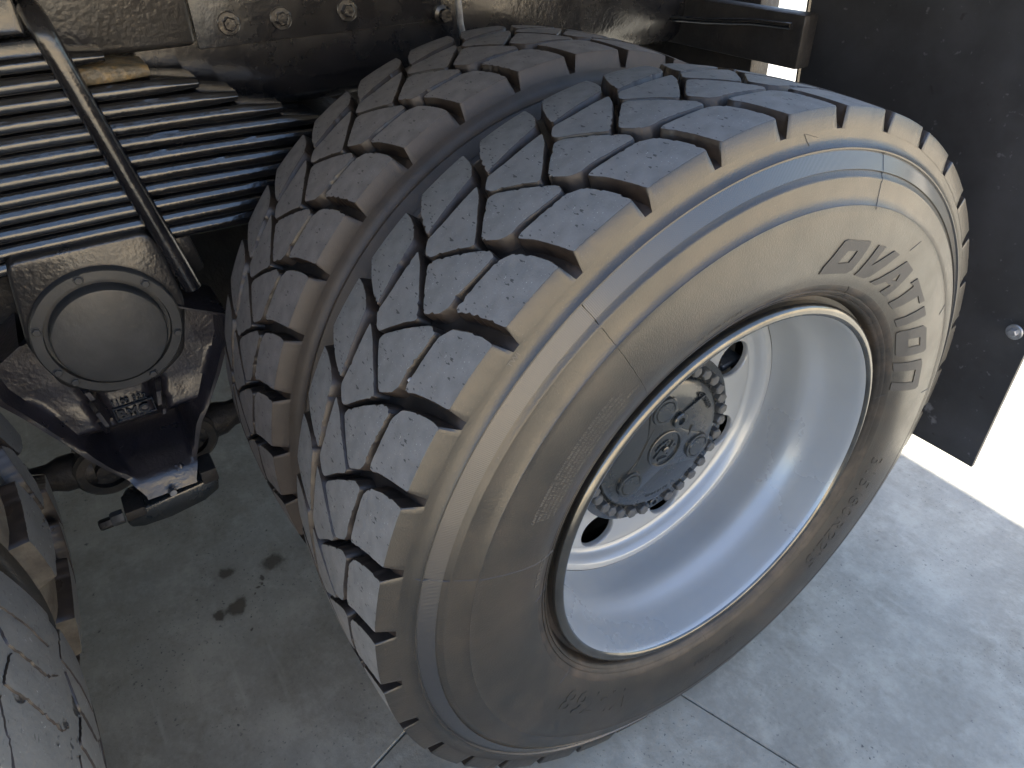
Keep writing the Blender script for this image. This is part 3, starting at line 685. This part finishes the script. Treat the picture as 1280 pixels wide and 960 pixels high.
# cast web surface: recessed face above, undercut, then the nose that flares out
def lerp(a, b_, t): return a + (b_ - a) * t
def websurf():
    L_ = [(.700, -.78), (.66, -.845), (.62, -.838), (.56, -.805), (.50, -.776), (.47, -.762), (.44, -.745), (.40, -.718), (.375, -.705)]
    R_ = [(.700, -.565), (.66, -.490), (.62, -.497), (.56, -.527), (.50, -.562), (.47, -.583), (.44, -.595), (.40, -.610), (.375, -.622)]
    XF = [(.700, -.705), (.56, -.700), (.508, -.692), (.500, -.700), (.442, -.785), (.436, -.775), (.424, -.700), (.400, -.658), (.365, -.640)]
    def f(tab, z):
        for (z0, v0), (z1, v1) in zip(tab, tab[1:]):
            if z1 <= z <= z0: return lerp(v0, v1, (z0 - z) / (z0 - z1))
        return tab[-1][1]
    b = bmesh.new(); n = 64; m = 40; G = []
    for i in range(n + 1):
        z = .700 - .330 * i / n; l = f(L_, z); r = f(R_, z); x = f(XF, z); row = []
        for j in range(m + 1):
            t = j / m; y = lerp(l, r, t); e = min(t, 1 - t) * (r - l)
            xx = x
            if e < .010: xx = max(x, -.668)         # raised rim flange
            elif e < .016: xx = lerp(max(x, -.668), x, (e - .010) / .006)
            if z > .505:                              # panel relief: pads either side, two ribs
                c = y + .672; k = (.70 - z) / .2
                for s in (-1, 1):
                    rc = s * (.045 - .010 * k) + (.004 if s > 0 else -.012)
                    if abs(c - rc) < .0055: xx = max(xx, -.672)
                    elif abs(c - rc) < .013: xx = x - .010
            xx += .0018 * noise.noise(Vector((y * 30, z * 30, 3)))
            row.append(b.verts.new((xx, y, z)))
        G.append(row)
    for i in range(n):
        for j in range(m): b.faces.new([G[i][j], G[i + 1][j], G[i + 1][j + 1], G[i][j + 1]])
    # depth: side walls back
    for side in (0, m):
        prev = None
        for i in range(n + 1):
            v = b.verts.new((-.79, G[i][side].co.y, G[i][side].co.z))
            if prev: b.faces.new([G[i - 1][side], G[i][side], v, prev])
            prev = v
    bmesh.ops.recalc_face_normals(b, faces=b.faces)
    return b
ob('cast_web', rel(websurf()), tb, M['cast'], 60)
# nose at the bottom
nose = bmesh.new(); bmesh.ops.create_uvsphere(nose, u_segments=32, v_segments=20, radius=1)
for v in nose.verts: v.co = Vector((-.668 + v.co.x * .012, -.640 + v.co.y * .016, .392 + v.co.z * .014 + .004 * noise.noise(v.co * 3)))
ob('nose', rel(nose), tb, M['cast'], 60)
b = tube([(-.632, -.666, .380), (-.622, -.664, .381)], .006, 12); ob('grease_nipple', rel(b), tb, M['steel'], 40)
# maker plate and casting number
def face_text(s, size, y, z, tilt, ext=.003, bold=.0004, space=1.0):
    b = text_bm(s, size, ext, 2, 0, space, bold)
    for v in b.verts:
        c, s_ = math.cos(R(tilt)), math.sin(R(tilt)); a, d = v.co.x, v.co.y
        v.co = Vector((-.694 + v.co.z + .002, y + a * c - d * s_, z + a * s_ + d * c))
    bmesh.ops.recalc_face_normals(b, faces=b.faces); return b
ob('cast_logo', rel(face_text('BMC', .0235, -.699, .5145, -1, .006, .0010)), tb, M['paint'], 30)
ob('cast_number', rel(face_text('1100 322', .0145, -.703, .5415, -1, .005, .0004)), tb, M['paint'], 30)
fr = bmesh.new()
for (y0, y1, z0, z1) in ((-.704, -.640, .534, .5375), (-.704, -.640, .509, .5125), (-.704, -.7005, .5125, .534), (-.6435, -.640, .5125, .534)):
    q = box(-.700, -.6895, y0, y1, z0, z1, .001, 1); me_ = bpy.data.meshes.new('x'); q.to_mesh(me_); q.free(); fr.from_mesh(me_); bpy.data.meshes.remove(me_)
ob('logo_frame', rel(fr), tb, M['paint'], 30)
# bottom clamp bar with nuts
cb = thing('torque_rod_clamp', 'dark bolted clamp bar under the nose of the triangular bracket', 'clamp', (-.665, -.68, .335))
bar = [(-.068, .010), (-.055, .026), (.060, .034), (.085, .040), (.092, .028), (.088, .008), (.060, -.006), (0, -.014), (-.045, -.012), (-.065, -.004)]
ob('clamp_bar', prism_x(bar, -.045, .03, .004, 2), cb, M['hub'], 40)
nb = hexbolt(.013, .020, 0); ob('clamp_nut', nb, cb, M['hubbolt'], 35, loc=(.000, -.072, .004), rot=(0, 0, R(-90)))
nb = hexbolt(.010, .020, 0); ob('bolt_end', nb, cb, M['greasy'], 35, loc=(.000, -.092, .001), rot=(0, 0, R(-90)))
ob('lug_pad', box(-.02, .032, -.066, -.034, .012, .032, .003, 2), cb, M['greasy'], 40)
ob('lug_pad', box(-.02, .032, .066, .094, .030, .058, .003, 2), cb, M['greasy'], 40)
# torque rods with rubber bushed eyes
def rod(label, y0, y1, z0, z1, xx=-.805):
    t = thing('torque_rod', label, 'rod', (xx, y0, z0)); s = 1 if y1 > y0 else -1
    ob('rod', tube([(0, 0, 0), (0, s * .05, (z1 - z0) * .1), (0, s * .07, (z1 - z0) * .15), (0, y1 - y0, z1 - z0)], [.034, .034, .026, .026], 24), t, M['greasy'], 50)
    ob('rod_eye', lathe([(-.035, .030), (-.035, .052), (.030, .056), (.036, .050), (.036, .036), (.026, .034), (.026, .02), (.040, .018), (.040, 0)], 40), t, M['greasy'], 40, loc=(0, -s * .02, 0))
    ob('clamp_ring', lathe([(-.02, .030), (-.02, .038), (.02, .038), (.02, .030)], 24), t, M['hub'], 40, loc=(0, s * .12, (z1 - z0) * .25), rot=(0, 0, R(90)))
    return t
rod('greasy torque rod running left from the clamp bar towards the dusty wheels', -.775, -1.25, .365, .39)
rod('greasy torque rod running right from the clamp bar behind the inner rear tyre', -.590, -.10, .370, .41)
bkt = tag(ob('pipe_clip', box(-.80, -.77, -.80, -.775, .455, .475, .003, 1), None, M['greasy'], 40, loc=(0, 0, .02)), 'small dark block sticking out behind the left edge of the triangular bracket', 'bracket')
# axle tubes crossing under the truck
for y, lab in ((0, 'dark axle casing hidden behind the rear wheels'), (-1.345, 'dark axle casing behind the muddy front-bogie wheels')):
    tag(ob('axle_casing', tube([(-.50, y, .52), (-.9, y, .52), (-1.1, y, .52), (-1.25, y, .52), (-1.4, y, .52), (-2.1, y, .52)], [.075, .08, .14, .19, .14, .08], 24), None, M['greasy'], 60), lab, 'axle')

for y, lab in ((0, 'far side rear wheel in the dark under the truck'), (-1.345, 'far side front-bogie wheel in the dark under the truck')):
    f = thing('far_side_wheel', lab, 'wheel', (-2.02, y, 0)); tyre(f, 0, [], 36, None)
    ob('wheel_dish', lathe([(-.01, .30), (-.10, .28), (-.12, .10), (-.12, 0)], 48), f, M['rimdark'], 40, loc=(0, 0, .52))
far = thing('far_chassis_rail', 'far chassis rail in the dark beyond the leaf springs', 'chassis rail', (-1.68, 0, 1.0))
ob('rail', box(-.08, 0, -3.2, .9, -.03, .30, .01, 1), far, M['greasy'], 40)
ob('far_spring', box(-.06, .04, -1.2, -.10, -.30, -.032, .01, 1), far, M['greasy'], 40)
tag(ob('trunnion_tube', tube([(-.79, -.665, .66), (-.95, -.665, .66), (-1.9, -.665, .66)], [.15, .15, .14], 28), None, M['greasy'], 60), 'dark cross tube running inboard behind the round bolted cap', 'tube')
bc = thing('brake_chamber', 'dark brake chamber hidden between the leaf spring ends and the inner tyre', 'brake chamber', (-.95, -.22, .62))
ob('chamber', lathe([(-.10, 0), (-.10, .09), (-.08, .13), (-.01, .14), (.0, .15), (.01, .14), (.08, .125), (.11, .08), (.11, 0)], 40), bc, M['greasy'], 40, loc=(0, 0, .14))
ob('chamber_bracket', box(-.16, -.12, -.36, .30, -.22, .30, .006, 1), bc, M['greasy'], 40)
# ------------------------------------------------------------------ chassis rail with fish plate
cr = thing('chassis_rail', 'glossy black painted chassis frame rail along the top of the picture', 'chassis rail', (-.82, 0, 1.0))
def relc(b):
    for v in b.verts: v.co -= Vector((-.82, 0, 1.0))
    return b
rail = [(-.800, 1.30), (-.800, 1.045), (-.803, .985), (-.812, .950), (-.830, .932), (-.850, .925), (-.95, .925), (-.95, .934), (-.85, .934), (-.812, 1.02), (-.812, 1.30)]
b = bmesh.new(); n = len(rail); rings = []
for k in range(60):
    y = -3.2 + 4.1 * k / 59; rings.append([b.verts.new((x, y, z)) for x, z in rail])
for A, B in zip(rings, rings[1:]):
    for i in range(n): b.faces.new([A[i], A[(i + 1) % n], B[(i + 1) % n], B[i]])
b.faces.new(rings[0]); b.faces.new(rings[-1][::-1]); bmesh.ops.recalc_face_normals(b, faces=b.faces)
ob('rail', relc(b), cr, M['paint'], 50)
ob('fish_plate', relc(box(-.7995, -.789, -.408, .008, 1.036, 1.29, .0015, 2)), cr, M['paint'], 40)
fb = mesh_of('frame_bolt', hexbolt(.0105, .008, .0170, .003), M['paint'], 30)
for y, z in ((-.357, 1.067), (-.276, 1.066), (-.166, 1.067), (-.06, 1.10), (-.357, 1.18), (-.276, 1.18)):
    o = ob('frame_bolt', fb, cr); o.location = (.031, y, z - 1.0); o.rotation_euler = (R(y * 400), 0, 0)
hb = box(-.797, -.745, -1.2, -.412, 1.045, 1.30, .010, 3)
for v in hb.verts:
    if v.co.z < 1.2: v.co.x -= .025
ob('frame_bracket', relc(hb), cr, M['paintr'], 40)
tag(ob('air_hose', tube([(-.765, .020, 1.32), (-.762, .022, 1.15), (-.765, .030, 1.03), (-.78, .05, .97)], .006, 12), None, M['steel'], 60), 'thin pale pipe at the right end of the bolted plate', 'pipe')
tag(ob('hose_fitting', lathe([(0, .016), (.012, .016), (.014, .010), (.026, .010), (.026, 0)], 20), None, M['paint'], 35, loc=(-.79, .004, 1.045)), 'small round black fitting on the frame beside the thin pale pipe', 'fitting')

# ------------------------------------------------------------------ rear underframe and mud flap
rb = thing('rear_beam', 'dark rear underframe beam between the inner tyre and the mud flap', 'beam', (-.80, .62, .97))
ob('beam', box(-.75, .312, -.02, .02, -.045, .050, .006, 2), rb, M['greasy'], 40)
ob('pipe', tube([(-.20, -.055, -.002), (.10, -.05, .018), (.22, -.045, .030), (.30, -.04, .032)], .006, 12), rb, M['leaf'], 60)
ob('cross_member', box(-1.4, .135, .06, .12, -.28, .06, .006, 2), rb, M['greasy'], 40)
mf = thing('mud_flap', 'wide black rubber mud flap hanging behind the outer rear wheel', 'mud flap', (-.23, .68, .265))
b = bmesh.new(); nx, nz = 24, 30; F = []; Bk = []
for i in range(nz + 1):
    z = .90 * i / nz; row = []; rk = []
    x0 = lerp(-.270, -.325, z / .9); x1 = .273
    for j in range(nx + 1):
        x = lerp(x0, x1, j / nx); y = .008 * math.sin(x * 5 + .6) * (1 - z) + .006 * noise.noise(Vector((x * 4, z * 4, 7)))
        row.append(b.verts.new((x, y, z))); rk.append(b.verts.new((x, y + .009, z)))
    F.append(row); Bk.append(rk)
for i in range(nz):
    for j in range(nx):
        b.faces.new([F[i][j], F[i][j + 1], F[i + 1][j + 1], F[i + 1][j]]); b.faces.new([Bk[i][j], Bk[i + 1][j], Bk[i + 1][j + 1], Bk[i][j + 1]])
for i in range(nz):
    b.faces.new([F[i][0], F[i + 1][0], Bk[i + 1][0], Bk[i][0]]); b.faces.new([F[i][nx], Bk[i][nx], Bk[i + 1][nx], F[i + 1][nx]])
for j in range(nx): b.faces.new([F[0][j], Bk[0][j], Bk[0][j + 1], F[0][j + 1]]); b.faces.new([F[nz][j], F[nz][j + 1], Bk[nz][j + 1], Bk[nz][j]])
bmesh.ops.recalc_face_normals(b, faces=b.faces)
ob('flap_sheet', b, mf, M['flap'], 40)
ob('flap_bolt', hexbolt(.008, .008, .014, .003), mf, M['steel'], 35, loc=(.250, -.012, .310), rot=(0, 0, R(-90)))
ob('edge_strip', tube([(lerp(-.268, -.323, k / 9), -.004, .9 * k / 9) for k in range(10)], .0045, 6), mf, M['hub'], 40)

# ------------------------------------------------------------------ tipper body over the wheels (casts the shade the wheels stand in)
bd = thing('tipper_body', 'grey tipper body above the wheels, just out of the picture', 'truck body', (-1.2, -2, 1.3))
ob('load_box', box(-1.30, 1.20, -3.2, 2.87, .06, 1.25, .02, 1), bd, M['body'], 40)
ob('sun_blocker_sheet', box(-1.32, -1.29, -3.2, 2.84, -1.22, .058, .01, 1), bd, M['body'], 40)  # added sheet that stops far-side sun and keeps the underside dark
RBm = mesh_of('side_rib', box(1.202, 1.262, -.05, .05, .08, 1.24, .01, 1), M['body'], 40)
for k in range(8):
    o = ob('side_rib', RBm, bd); o.location = (0, -2.9 + k * .8, 0)

ww = thing('warm_reflector_wall', 'unseen cream wall added across the yard to warm the reflection in the glossy sidewall', 'wall', (9.5, 0, 0))  # out-of-view wall added for the tan sidewall reflection and warm bounce
WB_ = mesh_of('wall_panel', box(0, .3, .01, 3.99, -.02, 3.3, .03, 1), M['wall'], 40)
for k in range(-6, 6):
    o = ob('wall_panel', WB_, ww); o.location = (0, k * 4, 0)
# ------------------------------------------------------------------ pebbles caught in the grooves
def pebble(name_label, x, th, r, s, seed):
    b = bmesh.new(); bmesh.ops.create_icosphere(b, subdivisions=2, radius=1)
    for v in b.verts: v.co = Vector((v.co.x * s, v.co.y * s * .8, v.co.z * s * .7)) * (1 + .25 * noise.noise(v.co * 1.5 + Vector((seed, 0, 0))))
    o = ob('pebble', b, None, M['pebble'], 40, loc=(x, r * math.cos(R(th)), .52 + r * math.sin(R(th))))
    tag(o, name_label, 'pebble')
pebble('small white pebble wedged in a groove of the outer tyre level with the silver rim', -.146, 163.6, .524, .0045, 1)
pebble('tiny grey pebble in the narrow groove beside a shoulder block of the outer tyre', -.083, 142.4, .526, .004, 2)

sc.render.engine = 'CYCLES'
